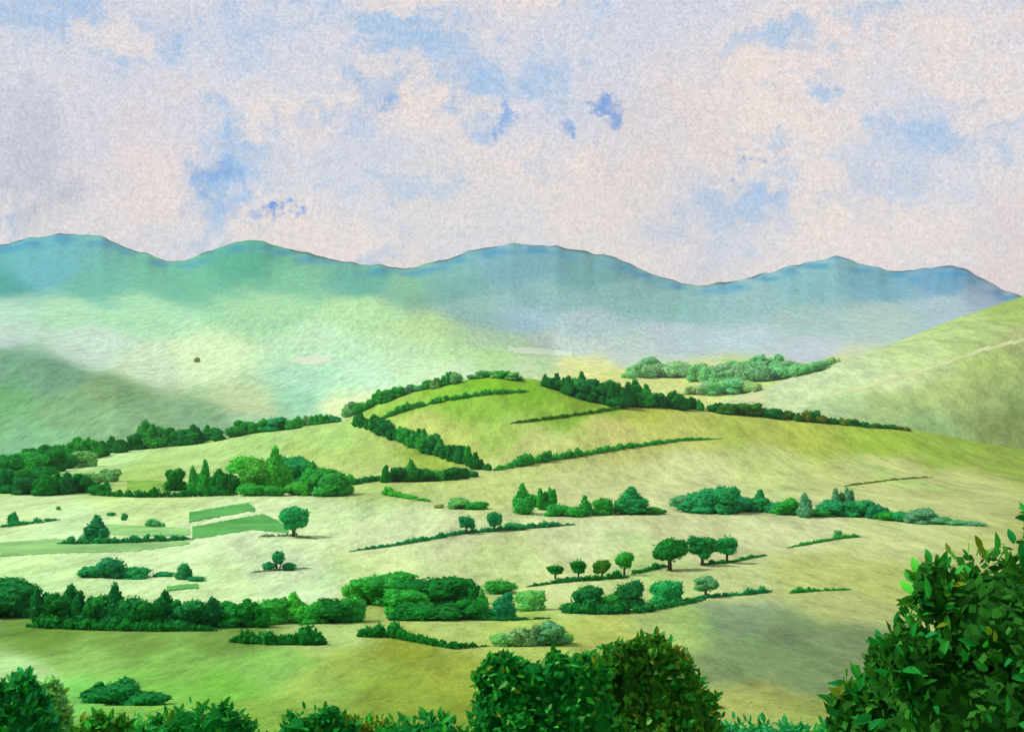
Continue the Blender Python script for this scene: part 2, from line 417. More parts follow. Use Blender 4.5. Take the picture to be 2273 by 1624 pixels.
# ------------------------------------------------------------------ materials for plants
def foliage_mat(name, glow=0.35):
    m = bpy.data.materials.new(name); m.use_nodes = True
    T = NT(m.node_tree)
    oi = T.n('ShaderNodeObjectInfo')
    at = T.n('ShaderNodeAttribute', _attribute_name='tone').outputs['Fac']
    pos = T.n('ShaderNodeNewGeometry').outputs['Position']
    n = T.noise(pos, 0.55, 4, 0.6)
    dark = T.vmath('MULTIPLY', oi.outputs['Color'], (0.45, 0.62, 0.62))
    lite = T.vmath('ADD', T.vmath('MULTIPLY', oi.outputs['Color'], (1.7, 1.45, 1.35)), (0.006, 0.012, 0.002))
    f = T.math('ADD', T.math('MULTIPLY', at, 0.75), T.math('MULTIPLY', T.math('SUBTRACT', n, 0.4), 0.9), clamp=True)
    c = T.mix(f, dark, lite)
    d = T.n('ShaderNodeBsdfPrincipled', Base__Color=c, Roughness=0.75)
    d.inputs['Specular IOR Level'].default_value = 0.03
    t = T.n('ShaderNodeBsdfTranslucent', Color=T.vmath('MULTIPLY', c, (1.2, 1.3, 0.7)))
    mx = T.n('ShaderNodeMixShader', Fac=glow, i1=d.outputs[0], i2=t.outputs[0])
    T.t.links.new(mx.outputs[0], T.n('ShaderNodeOutputMaterial').inputs[0])
    return m


def plain_mat(name, a, b, scale=2.0, rough=0.9):
    m = bpy.data.materials.new(name); m.use_nodes = True
    T = NT(m.node_tree)
    pos = T.n('ShaderNodeNewGeometry').outputs['Position']
    n = T.noise(pos, scale, 8, 0.7)
    c = T.mix(T.ramp(n, 0.35, 0.65), a, b)
    bump = T.n('ShaderNodeBump', Strength=0.5, Distance=0.3, Height=n).outputs[0]
    d = T.n('ShaderNodeBsdfPrincipled', Base__Color=c, Roughness=rough, Normal=bump)
    d.inputs['Specular IOR Level'].default_value = 0.1
    T.t.links.new(d.outputs[0], T.n('ShaderNodeOutputMaterial').inputs[0])
    return m


FOL = foliage_mat('foliage')
BARK = plain_mat('bark', (0.05, 0.035, 0.02), (0.12, 0.09, 0.055), 3.0)

TONE = dict(dark=(0.010, 0.240, 0.030), deep=(0.012, 0.240, 0.052), teal=(0.022, 0.360, 0.115), mid=(0.036, 0.400, 0.052), bright=(0.080, 0.520, 0.050),
            light=(0.190, 0.520, 0.150), pale=(0.25, 0.52, 0.23), paleteal=(0.130, 0.460, 0.210), olive=(0.160, 0.270, 0.018), lime=(0.30, 0.50, 0.08),
            brown=(0.200, 0.190, 0.034), grey=(0.28, 0.42, 0.25), moss=(0.052, 0.235, 0.018), night=(0.020, 0.140, 0.014), straw=(0.38, 0.38, 0.12),
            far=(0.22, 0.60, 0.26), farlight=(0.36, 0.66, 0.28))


# ------------------------------------------------------------------ mesh building
def mesh_from(name, V, Fc, tone=None, mats=(), smooth=False):
    me = bpy.data.meshes.new(name)
    me.from_pydata([tuple(v) for v in V], [], [tuple(f) for f in Fc])
    if tone is not None:
        a = me.attributes.new('tone', 'FLOAT', 'POINT')
        a.data.foreach_set('value', np.asarray(tone, np.float32))
    for m in mats:
        me.materials.append(m)
    if smooth:
        me.polygons.foreach_set('use_smooth', np.ones(len(me.polygons), bool))
    me.update()
    return me


def rnd_unit(rg, n):
    v = rg.normal(size=(n, 3))
    return v / np.linalg.norm(v, axis=1, keepdims=True)


def leaves(rg, P, N, size, asp=0.55, up=None):
    """pointed, folded leaf clumps: centres P, facing N"""
    n = len(P)
    size = np.broadcast_to(size, (n,))
    ax = rnd_unit(rg, n) if up is None else up
    ax = ax - (ax * N).sum(1, keepdims=True) * N
    ax /= np.maximum(np.linalg.norm(ax, axis=1, keepdims=True), 1e-6)
    bx = np.cross(N, ax)
    L = size[:, None]; B = L * asp
    k = rg.uniform(0.2, 0.45, (n, 1))
    v0 = P - ax * L * 0.5
    v1 = P + bx * B * 0.5 - N * L * 0.06 - ax * L * (0.5 - k) * 0.4
    v2 = P + ax * L * 0.5 - N * L * 0.1
    v3 = P - bx * B * 0.5 - N * L * 0.06 + ax * L * (k - 0.3) * 0.4
    V = np.stack([v0, v1, v2, v3], 1).reshape(-1, 3)
    i = np.arange(n)[:, None] * 4
    Fc = np.concatenate([i + [[0, 1, 2]], i + [[0, 2, 3]]], 0)
    return V, Fc


_ico = {}


def ico(sub):
    if sub not in _ico:
        import bmesh
        bm = bmesh.new(); bmesh.ops.create_icosphere(bm, subdivisions=sub, radius=1)
        _ico[sub] = (np.array([v.co[:] for v in bm.verts]), np.array([[v.index for v in f.verts] for f in bm.faces]))
        bm.free()
    return _ico[sub]


def crown_mesh(name, seed, lobes, n, size, core=0.84, asp=0.6, sub=2):
    """a crown: leaf clumps spread over and through a set of lobes, with a leafy core that closes the middle"""
    rg = np.random.default_rng(seed)
    lob = np.array(lobes, float)                   # cx cy cz rx ry rz
    vol = (lob[:, 3] * lob[:, 5])
    pick = rg.choice(len(lob), n, p=vol / vol.sum())
    d = rnd_unit(rg, n)
    R = lob[pick, 3:6]
    rad = rg.uniform(0.72, 1.06, (n, 1))
    P = lob[pick, :3] + d * R * rad
    P[:, 2] = np.maximum(P[:, 2], 0.01)
    N = d / R; N /= np.linalg.norm(N, axis=1, keepdims=True)
    N = N + rg.normal(size=(n, 3)) * 0.55; N /= np.linalg.norm(N, axis=1, keepdims=True)
    out = d + np.array([0, 0, 0.5]) + rg.normal(size=(n, 3)) * 0.5
    V, Fc = leaves(rg, P, N, size * rg.uniform(0.6, 1.35, n), asp, out)
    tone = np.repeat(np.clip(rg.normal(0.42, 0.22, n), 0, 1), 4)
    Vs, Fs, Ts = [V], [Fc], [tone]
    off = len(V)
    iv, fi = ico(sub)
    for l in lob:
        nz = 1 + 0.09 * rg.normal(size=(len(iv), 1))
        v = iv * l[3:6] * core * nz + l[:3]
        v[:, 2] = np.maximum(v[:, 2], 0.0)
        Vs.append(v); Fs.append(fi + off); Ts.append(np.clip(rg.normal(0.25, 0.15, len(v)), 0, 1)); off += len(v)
    return mesh_from(name, np.concatenate(Vs), np.concatenate(Fs), np.concatenate(Ts), [FOL])


def tube(pts, rads, sides=6):
    pts = np.array(pts, float)
    V, Fc = [], []
    for i, p in enumerate(pts):
        t = pts[min(i + 1, len(pts) - 1)] - pts[max(i - 1, 0)]
        t /= np.linalg.norm(t)
        a = np.cross(t, [0.3, 1, 0.2]); a /= np.linalg.norm(a); b = np.cross(t, a)
        for k in range(sides):
            w = 2 * math.pi * k / sides
            V.append(p + (a * math.cos(w) + b * math.sin(w)) * rads[i])
    for i in range(len(pts) - 1):
        for k in range(sides):
            k2 = (k + 1) % sides
            Fc.append([i * sides + k, i * sides + k2, (i + 1) * sides + k2, (i + 1) * sides + k])
    Fc.append(list(range(sides))[::-1]); Fc.append([(len(pts) - 1) * sides + k for k in range(sides)])
    return V, Fc


def join(parts):
    V, Fc, o = [], [], 0
    for v, f in parts:
        V += [tuple(p) for p in v]; Fc += [[i + o for i in q] for q in f]; o += len(v)
    return V, Fc


def stems_mesh(name, seed, h=0.45, n=3, r=0.03):
    rg = random.Random(seed)
    ps = []
    for k in range(n):
        a = rg.uniform(0, 6.28); s = rg.uniform(0.05, 0.22)
        ps.append(tube([(0.04 * math.cos(a), 0.04 * math.sin(a), -0.12), (0.5 * s * math.cos(a), 0.5 * s * math.sin(a), h * .5), (s * math.cos(a), s * math.sin(a), h)], [r, r * .8, r * .45], 5))
    return mesh_from(name, *join(ps), mats=[BARK], smooth=True)


def trunk_mesh(name, seed, h=0.55, r=0.045):
    rg = random.Random(seed)
    bend = rg.uniform(-.03, .03)
    ps = [tube([(0, 0, -0.08), (bend * .5, 0, h * .4), (bend, 0.01, h * .75), (bend, 0, h)], [r * 1.4, r, r * .85, r * .5], 7)]
    for k in range(4):
        a = k * 1.57 + rg.uniform(-.4, .4); s = rg.uniform(.16, .27)
        ps.append(tube([(bend * .8, 0, h * .62), (bend + s * .5 * math.cos(a), s * .5 * math.sin(a), h * .85), (bend + s * math.cos(a), s * math.sin(a), h * 1.15)], [r * .6, r * .45, r * .2], 5))
    return mesh_from(name, *join(ps), mats=[BARK], smooth=True)


# prototypes: unit width 1, unit height 1
def lobes_round(rg):
    L = [(0, 0, .46, .36, .36, .40)]
    for k in range(6):
        a = rg.uniform(0, 6.28)
        L.append((.26 * math.cos(a), .26 * math.sin(a), rg.uniform(.3, .74), rg.uniform(.16, .24), rg.uniform(.16, .24), rg.uniform(.16, .24)))
    L += [(-.24, 0, .2, .28, .28, .22), (.24, 0, .2, .28, .28, .22), (0, -.15, .2, .3, .3, .22)]
    return L


def lobes_mound(rg):
    L = [(0, 0, .34, .40, .38, .36)]
    for k in range(8):
        x = rg.uniform(-.4, .4)
        L.append((x, rg.uniform(-.2, .2), rg.uniform(.12, .62) * (1 - abs(x)), rg.uniform(.12, .2), .18, rg.uniform(.16, .26)))
    return L


def lobes_pointed(rg):
    s = rg.uniform(-.12, .12)
    return [(0, 0, .22, .42, .38, .24), (s * .5, 0, .42, .32, .3, .26), (s, 0, .62, .21, .2, .24), (s * 1.2, 0, .82, .11, .11, .18),
            (rg.uniform(-.35, -.2), 0, .4, .14, .14, .22), (rg.uniform(.2, .35), .05, .36, .15, .15, .22), (rg.uniform(-.1, .1), -.2, .45, .18, .16, .2)]


def lobes_upright(rg):
    L = []
    for k in range(4):
        x = -.34 + .22 * k + rg.uniform(-.05, .05)
        h = rg.uniform(.62, .96)
        L += [(x, rg.uniform(-.15, .15), h * .45, .17, .2, h * .48), (x + rg.uniform(-.05, .05), 0, h * .8, .1, .12, h * .2)]
    L.append((0, 0, .2, .42, .35, .22))
    return L


def lobes_tree(rg):
    L = [(0, 0, .62, .37, .37, .34)]
    for k in range(8):
        a = k * .8 + rg.uniform(-.3, .3)
        L.append((.25 * math.cos(a), .25 * math.sin(a), rg.uniform(.38, .8), rg.uniform(.16, .24), rg.uniform(.16, .24), rg.uniform(.14, .2)))
    return L


def lobes_trefoil(rg):
    return [(-.26, 0, .24, .2, .2, .24), (0, 0, .66, .19, .19, .34), (.3, 0, .22, .21, .18, .2)]


PROTO = {}
for kind, fn, cnt, n, size in (('round', lobes_round, 5, 1100, .10), ('mound', lobes_mound, 4, 1000, .09), ('pointed', lobes_pointed, 4, 850, .10),
                               ('upright', lobes_upright, 4, 1000, .10), ('trefoil', lobes_trefoil, 1, 700, .1), ('tree', lobes_tree, 4, 900, .095)):
    PROTO[kind] = []
    for s in range(cnt):
        rg = random.Random(f'{kind}{s}')
        f = crown_mesh('foliage', 100 + s * 7 + len(kind), fn(rg), n, size)
        t = trunk_mesh('trunk', s, .6) if kind == 'tree' else stems_mesh('stems', s)
        PROTO[kind].append((f, t))

rng = random.Random(11)
MASTER = {}


def put(x, y, w, h, kind, tone, label, cat='bush', group=None, name=None, var=None, rz=None, sink=0.04, yscale=None, depth=None, tint=None):
    """a bush or tree whose foot stands at bearing (x, y); w and h give its size as seen"""
    X, Y, Z = cast(x, y) if depth is None else ((x - CX) / F * depth, depth, float(land(np.array((x - CX) / F * depth), np.array(depth))))
    m = Y / F
    var = rng.randrange(len(PROTO[kind])) if var is None else var
    fm, sm = PROTO[kind][var]
    nm = name or ('tree' if kind == 'tree' else 'bush')
    hh = h * m
    if depth is not None:
        top = -(y - h - HZ) / F * depth
        hh = top - Z
    e = bpy.data.objects.new(nm, None)
    COL.objects.link(e)
    e.empty_display_size = 0.5
    e.location = (X, Y, Z - sink * hh)
    e.rotation_euler = (0, 0, rng.uniform(0, 6.28) if rz is None else rz)
    ww = w * m * 1.4
    e.scale = (ww, ww if yscale is None else ww * yscale, hh * (1 + sink) * 1.04)
    e['label'] = label; e['category'] = cat
    if group: e['group'] = group
    key = (kind, var)
    if key not in MASTER:
        fo = bpy.data.objects.new('crown' if kind == 'tree' else 'foliage', fm)
        so = bpy.data.objects.new('trunk' if kind == 'tree' else 'stems', sm)
        MASTER[key] = (fo, so)
    else:
        fo, so = (q.copy() for q in MASTER[key])
    for q in (fo, so):
        COL.objects.link(q); q.parent = e
    c = tint or TONE[tone]
    j = [rng.uniform(.86, 1.16) for _ in range(3)]
    fo.color = (c[0] * j[0], c[1] * j[1], c[2] * j[2], 1)
    return e


ORD = ['first', 'second', 'third'] + [f'{i}th' for i in range(4, 60)]
ORDW = ['first', 'second', 'third', 'fourth', 'fifth', 'sixth', 'seventh', 'eighth', 'ninth', 'tenth', 'eleventh', 'twelfth', 'thirteenth', 'fourteenth', 'fifteenth',
        'sixteenth', 'seventeenth', 'eighteenth', 'nineteenth', 'twentieth']


def ordw(i):
    if i < 20: return ORDW[i]
    tens = {2: 'twenty', 3: 'thirty', 4: 'forty', 5: 'fifty'}
    n = i + 1
    t, r = divmod(n, 10)
    if r == 0: return {2: 'twentieth', 3: 'thirtieth', 4: 'fortieth', 5: 'fiftieth'}[t]
    return tens[t] + '-' + ORDW[r - 1]


TONEW = dict(dark='dark green', deep='deep green', teal='blue-green', mid='green', bright='bright green', light='light green', pale='pale green', paleteal='pale blue-green',
             far='green', farlight='pale green', olive='olive', lime='yellow-green', brown='brownish', grey='greyish green', moss='moss green')
KINDW = dict(round='rounded', mound='low', pointed='pointed', upright='ragged', tree='small')


def row(items, where, group, cat='bush'):
    """items: (x, y, w, h, kind, tone); each gets its own place in the row for a label"""
    items = sorted(items, key=lambda t: t[0])
    for i, (x, y, w, h, kind, tone) in enumerate(items):
        noun = 'tree' if kind == 'tree' else cat
        put(x, y, w, h, kind, tone, f'{ordw(i)} {noun} from left, {TONEW[tone]}, {where}', noun, group)


def along(line, n, hf, tones, kinds, wf=1.0, jx=3, jy=2, seed=0):
    rg = random.Random(seed)
    a = np.array(line, float)
    s = np.concatenate([[0], np.cumsum(np.hypot(*np.diff(a, axis=0).T))])
    out = []
    for i in range(n):
        t = (i + .5) / n * s[-1]
        x, y = np.interp(t, s, a[:, 0]), np.interp(t, s, a[:, 1])
        h = float(np.interp(x, *zip(*hf))) * rg.uniform(.82, 1.32)
        out.append((x + rg.uniform(-jx, jx), y + rg.uniform(-jy, jy), max(h * wf, s[-1] / n * 1.35) * rg.uniform(.9, 1.25), h, rg.choice(kinds), rg.choice(tones)))
    return out


def hedge(line, h0, h1, tone, label, depth_px=None, name='hedge', seed=0, dens=1.0, cat='hedge', lumpy=.35):
    """a grown-together hedge: one thing of foliage and stems that follows the ground"""
    rg = np.random.default_rng(seed + int(line[0][0]))
    a = np.array(line, float)
    s = np.concatenate([[0], np.cumsum(np.hypot(*np.diff(a, axis=0).T))])
    step = max(3.0, min(h0, 12) * .6)
    n = max(4, int(s[-1] / step))
    base = []
    for i in range(n + 1):
        t = i / n * s[-1]
        base.append(cast(np.interp(t, s, a[:, 0]), np.interp(t, s, a[:, 1])))
    base = np.array(base)
    o0 = base[0].copy()
    Vs, Fs, Ts, off = [], [], [], 0
    stems = []
    iv, fi = ico(1)
    P, N, S, UP = [], [], [], []
    for i, b in enumerate(base):
        f = i / n
        m = b[1] / F
        taper = min(1, f * 8 + .3, (1 - f) * 8 + .3)
        h = (h0 + (h1 - h0) * f) * m * taper * (1 + lumpy * rg.normal() * .8 if lumpy else 1)
        h = max(h, (h0 + (h1 - h0) * f) * m * .35)
        nx = base[min(i + 1, n)] - base[max(i - 1, 0)]
        hl = np.linalg.norm(nx[:2]) * .5
        r = np.array([max(hl * .75, h * .5), max(h * .55, hl * .35), h * .55])
        c = b - o0 + np.array([0, 0, h * .42])
        v = iv * r * .85 * (1 + .15 * rg.normal(size=(len(iv), 1))) + c
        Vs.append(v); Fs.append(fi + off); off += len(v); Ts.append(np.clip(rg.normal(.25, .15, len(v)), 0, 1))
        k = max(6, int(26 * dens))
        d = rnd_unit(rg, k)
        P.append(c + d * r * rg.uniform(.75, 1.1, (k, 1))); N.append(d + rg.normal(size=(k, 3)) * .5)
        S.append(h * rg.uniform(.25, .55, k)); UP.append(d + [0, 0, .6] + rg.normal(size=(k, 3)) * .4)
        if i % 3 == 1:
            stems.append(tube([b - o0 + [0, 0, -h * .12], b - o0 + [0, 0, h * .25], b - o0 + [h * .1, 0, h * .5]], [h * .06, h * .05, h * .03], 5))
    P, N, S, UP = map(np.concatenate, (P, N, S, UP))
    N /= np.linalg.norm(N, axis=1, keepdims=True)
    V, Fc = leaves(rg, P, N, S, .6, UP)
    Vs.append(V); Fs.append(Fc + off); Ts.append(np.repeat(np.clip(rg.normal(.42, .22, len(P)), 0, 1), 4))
    e = bpy.data.objects.new(name, None); COL.objects.link(e); e.location = o0
    e['label'] = label; e['category'] = cat; e['group'] = 'hedges between the fields'
    fo = bpy.data.objects.new('foliage', mesh_from('foliage', np.concatenate(Vs), np.concatenate(Fs), np.concatenate(Ts), [FOL]))
    c = TONE[tone]; fo.color = (*c, 1)
    so = bpy.data.objects.new('stems', mesh_from('stems', *join(stems), mats=[BARK]))
    for q in (fo, so):
        COL.objects.link(q); q.parent = e
    return e


def drape(top, bot, lift, mat, name, label=None, cat=None, kind=None, nx=None, ny=6, ragged=0.6, group=None):
    """a strip of ground cover laid on the land between two lines, with its own edge thickness"""
    T_, B_ = np.array(top, float), np.array(bot, float)
    x0, x1 = max(T_[0, 0], B_[0, 0]), min(T_[-1, 0], B_[-1, 0])
    nx = nx or max(6, int((x1 - x0) / 5))
    rg = np.random.default_rng(int(x0 * 7 + T_[0, 1]))
    xs = np.linspace(x0, x1, nx + 1)
    yt = np.interp(xs, T_[:, 0], T_[:, 1]) + rg.normal(size=nx + 1) * ragged
    yb = np.interp(xs, B_[:, 0], B_[:, 1]) + rg.normal(size=nx + 1) * ragged
    yb = np.maximum(yb, yt + 1)
    pts = np.array([[cast(x, a + (b - a) * j / ny) for j in range(ny + 1)] for x, a, b in zip(xs, yt, yb)])
    o0 = pts[nx // 2, ny // 2].copy()
    up = pts - o0; lo = up.copy()
    sc_ = pts[:, :, 1:2] / 400
    up = up + np.concatenate([np.zeros_like(up[:, :, :2]), lift * np.maximum(sc_, .5)], 2)
    lo[:, :, 2] -= .12 if kind else .25
    K = (nx + 1) * (ny + 1)
    V = np.concatenate([up.reshape(-1, 3), lo.reshape(-1, 3)])
    id_ = lambda i, j: i * (ny + 1) + j
    Fc = [[id_(i, j), id_(i, j + 1), id_(i + 1, j + 1), id_(i + 1, j)] for i in range(nx) for j in range(ny)]
    ring = [id_(i, 0) for i in range(nx + 1)] + [id_(nx, j) for j in range(1, ny + 1)] + [id_(i, ny) for i in range(nx - 1, -1, -1)] + [id_(0, j) for j in range(ny - 1, 0, -1)]
    for a, b in zip(ring, ring[1:] + ring[:1]):
        Fc.append([a, b, b + K, a + K])
    o = bpy.data.objects.new(name, mesh_from(name, V, Fc, mats=[mat], smooth=False)); COL.objects.link(o)
    o.location = o0
    if label: o['label'] = label; o['category'] = cat
    if kind: o['kind'] = kind
    if group: o['group'] = group
    return o


def ground_mat(name, c, var=.25):
    a = tuple(v * ALB * (1 - var) for v in lin(*c)); b = tuple(v * ALB * (1 + var) for v in lin(*c))
    return plain_mat(name, a, b, .05)


# ------------------------------------------------------------------ strips and paths
CROP = ground_mat('young_crop', (84, 170, 78))
CROP2 = ground_mat('pale_crop', (140, 198, 116))
OLIVE = ground_mat('olive_crop', (126, 178, 64))
BARE = ground_mat('bare_earth', (192, 204, 148), .12)
BARE_FAR = ground_mat('far_clearing', (206, 226, 196), .1)
gs = 'crop strips in the valley fields'
drape([(420, 1138), (480, 1128), (552, 1117), (566, 1130)], [(420, 1160), (480, 1150), (552, 1136), (566, 1136)], .15, CROP, 'crop_strip', 'short bright green crop strip just above a longer one, beside the round tree', 'crop strip', group=gs)
drape([(427, 1168), (500, 1158), (585, 1142), (640, 1170)], [(427, 1197), (480, 1188), (560, 1174), (640, 1184)], .15, CROP, 'crop_strip', 'long bright green crop strip running up to the round tree', 'crop strip', group=gs)
drape([(0, 1206), (120, 1196), (300, 1206), (420, 1202)], [(0, 1236), (120, 1228), (300, 1222), (420, 1208)], .15, CROP2, 'crop_strip', 'pale green crop strip in front of the cone-shaped bush', 'crop strip', group=gs)
drape([(235, 1164), (330, 1168), (420, 1172)], [(235, 1186), (330, 1190), (420, 1188)], .15, CROP2, 'crop_strip', 'pale green crop strip behind the low hedge of the cone-shaped bush', 'crop strip', group=gs)
drape([(282, 1066), (330, 1066), (376, 1068)], [(282, 1092), (330, 1092), (376, 1090)], .15, OLIVE, 'crop_strip', 'small yellowish green crop strip between two groups of dark bushes', 'crop strip', group=gs)
drape([(370, 1302), (430, 1296), (440, 1296)], [(370, 1312), (430, 1306), (440, 1306)], .3, CROP, 'crop_strip', 'small green crop strip behind the long dark row of bushes', 'crop strip', group=gs)
drape([(1830, 880), (1940, 850), (2100, 805), (2190, 772), (2290, 750)], [(1830, 883), (1940, 857), (2100, 812), (2190, 780), (2290, 759)], .05, BARE, 'path', kind='structure', ny=3)
drape([(1625, 884), (1660, 874), (1700, 872)], [(1625, 890), (1660, 892), (1700, 894)], .08, BARE, 'bare_ground', kind='structure', ny=3)
drape([(1128, 770), (1180, 770), (1270, 782)], [(1128, 780), (1180, 786), (1270, 792)], .08, BARE_FAR, 'bare_ground', kind='structure', ny=3)
drape([(644, 800), (700, 788), (735, 795)], [(644, 806), (700, 812), (735, 803)], .08, BARE_FAR, 'bare_ground', kind='structure', ny=3)

# ------------------------------------------------------------------ far valley wood and the hill crests
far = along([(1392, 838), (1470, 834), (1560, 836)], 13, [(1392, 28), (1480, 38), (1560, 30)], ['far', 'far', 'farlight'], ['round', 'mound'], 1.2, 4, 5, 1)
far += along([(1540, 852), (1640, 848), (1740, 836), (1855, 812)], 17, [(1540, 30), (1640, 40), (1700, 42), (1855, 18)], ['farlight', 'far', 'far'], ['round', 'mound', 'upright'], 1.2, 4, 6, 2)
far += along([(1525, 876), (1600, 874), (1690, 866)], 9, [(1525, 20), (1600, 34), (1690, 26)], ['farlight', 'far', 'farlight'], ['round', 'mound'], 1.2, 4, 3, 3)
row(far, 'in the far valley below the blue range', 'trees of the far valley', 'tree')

row(along([(62, 1030), (170, 1018), (260, 1005), (350, 992), (440, 982), (490, 974)], 22, [(60, 40), (200, 40), (300, 40), (335, 56), (380, 42), (490, 30)], ['dark', 'deep', 'dark', 'mid'],
          ['round', 'upright', 'mound', 'pointed'], 1.0, 3, 3, 4), 'in the dark hedgerow above the dark-edged long field', 'bushes of the long dark hedgerow')
row(along([(510, 970), (600, 957), (680, 946), (752, 936)], 13, [(510, 30), (600, 26), (752, 18)], ['mid', 'teal', 'mid', 'light'], ['round', 'upright', 'mound'], 1.1, 3, 2, 5),
    'in the thin hedgerow climbing to the hedge corner', 'bushes of the thin hedgerow')
row(along([(768, 930), (800, 915), (835, 898), (920, 869), (1022, 848)], 16, [(768, 28), (835, 28), (920, 20), (1022, 26)], ['mid', 'light', 'paleteal', 'mid'], ['round', 'upright', 'mound'], .9, 2, 2, 6),
    'along the rising crest of the middle hill', 'bushes on the rising crest')
row(along([(1040, 842), (1100, 836), (1160, 846)], 7, [(1040, 14), (1080, 20), (1160, 12)], ['light', 'paleteal', 'mid'], ['mound', 'round'], 1.5, 2, 1, 7),
    'on the summit of the middle hill', 'bushes on the summit')
row(along([(1200, 858), (1240, 866), (1300, 884), (1360, 900), (1430, 903), (1500, 905), (1560, 912)], 25, [(1200, 28), (1260, 38), (1330, 50), (1400, 46), (1470, 34), (1500, 36), (1560, 22)],
          ['dark', 'dark', 'dark', 'deep', 'mid'], ['pointed', 'upright', 'round'], .8, 3, 3, 8), 'in the tall dark hedgerow falling from the summit', 'bushes of the tall dark hedgerow')
row(along([(1575, 914), (1650, 922), (1750, 932), (1850, 942), (1930, 949), (2020, 956)], 26, [(1575, 20), (1650, 26), (1750, 24), (1850, 18), (1930, 12), (2020, 8)],
          ['dark', 'moss', 'dark', 'olive'], ['mound', 'round', 'upright'], 1.2, 3, 1.5, 9), 'in the tapering hedgerow below the smooth hill', 'bushes of the tapering hedgerow')
row(along([(787, 944), (830, 956), (880, 978), (940, 1000), (1000, 1020), (1050, 1038), (1088, 1046)], 26, [(787, 24), (830, 34), (960, 36), (1040, 38), (1088, 14)], ['dark', 'deep', 'dark', 'mid'],
          ['pointed', 'round', 'upright'], .8, 3, 3, 10), 'in the dark hedgerow slanting down the middle hill', 'bushes of the slanting hedgerow')

hedge([(842, 934), (900, 912), (990, 890), (1060, 880), (1120, 873), (1172, 870)], 13, 9, 'mid', 'thin green hedge curving across the upper slope of the middle hill')
hedge([(1134, 941), (1240, 930), (1320, 918), (1396, 903)], 8, 6, 'moss', 'faint mossy hedge line in the middle of the hill field')
hedge([(1098, 1046), (1160, 1034), (1260, 1018), (1400, 995), (1500, 982), (1600, 974)], 18, 5, 'mid', 'long green hedge rising from the foot of the slanting hedgerow')
row([(1160, 1034, 22, 26, 'round', 'mid'), (1212, 1026, 24, 26, 'round', 'mid')], 'standing up from the long green hedge', 'bushes in the long green hedge')
hedge([(774, 1078), (800, 1074), (848, 1066)], 16, 12, 'deep', 'short dark hedge between the bright thicket and the dark clump')
row([(855, 1071, 29, 44, 'upright', 'dark'), (885, 1069, 37, 36, 'round', 'dark'), (915, 1068, 40, 50, 'pointed', 'mid'), (945, 1067, 40, 34, 'round', 'dark'), (975, 1066, 40, 33, 'mound', 'mid'),
     (1002, 1065, 37, 32, 'round', 'dark'), (1028, 1062, 29, 29, 'upright', 'dark'), (1050, 1058, 24, 21, 'mound', 'deep')], 'in the clump below the slanting hedgerow', 'bushes of the clump')
hedge([(850, 1098), (890, 1104), (955, 1114)], 20, 4, 'bright', 'bright green wedge of hedge in the pale field')

# ------------------------------------------------------------------ thickets at the side of the long field
row([(18, 1058, 64, 56, 'round', 'dark'), (40, 1036, 60, 40, 'mound', 'mid'), (90, 1066, 70, 40, 'mound', 'dark'), (10, 1076, 50, 40, 'round', 'mid'), (68, 1050, 60, 56, 'round', 'mid'), (112, 1046, 62, 56, 'round', 'dark'), (150, 1040, 52, 46, 'mound', 'dark'), (190, 1036, 46, 38, 'round', 'light')],
    'in the thicket under the long dark hedgerow', 'bushes of the upper thicket')
row([(150, 1070, 74, 30, 'mound', 'light'), (205, 1076, 62, 38, 'mound', 'light'), (246, 1068, 40, 30, 'round', 'light')], 'in the pale patch between the two dark thickets', 'pale bushes of the thicket')
row([(14, 1094, 54, 58, 'upright', 'deep'), (58, 1098, 48, 44, 'round', 'deep'), (102, 1100, 50, 46, 'round', 'dark'), (36, 1088, 54, 52, 'round', 'dark'), (126, 1098, 46, 48, 'pointed', 'dark'), (214, 1098, 40, 30, 'mound', 'dark'), (150, 1097, 42, 52, 'upright', 'deep'), (186, 1094, 44, 46, 'round', 'dark'),
     (236, 1094, 26, 28, 'pointed', 'mid')], 'in the lower thicket along the field edge', 'bushes of the lower thicket')
hedge([(205, 1100), (300, 1104), (420, 1102), (525, 1100)], 12, 14, 'dark', 'low dark hedge under the ragged bushes at the field edge')
row([(390, 1088, 40, 54, 'round', 'dark'), (428, 1090, 30, 60, 'upright', 'mid'), (455, 1094, 36, 74, 'pointed', 'mid'), (486, 1096, 42, 60, 'upright', 'dark'), (512, 1096, 38, 56, 'round', 'dark')],
    'in the ragged clump beside the bright thicket', 'bushes of the ragged clump')
row([(541, 1046, 64, 42, 'round', 'bright'), (575, 1088, 74, 81, 'round', 'bright'), (612, 1088, 64, 98, 'pointed', 'bright'), (652, 1080, 83, 75, 'round', 'teal'), (692, 1090, 64, 64, 'pointed', 'mid'),
     (735, 1098, 83, 62, 'round', 'mid'), (762, 1094, 41, 48, 'round', 'bright'), (556, 1100, 60, 37, 'mound', 'mid'), (606, 1100, 51, 31, 'mound', 'mid'), (668, 1098, 57, 42, 'mound', 'bright')],
    'in the bright green thicket', 'bushes of the bright thicket')

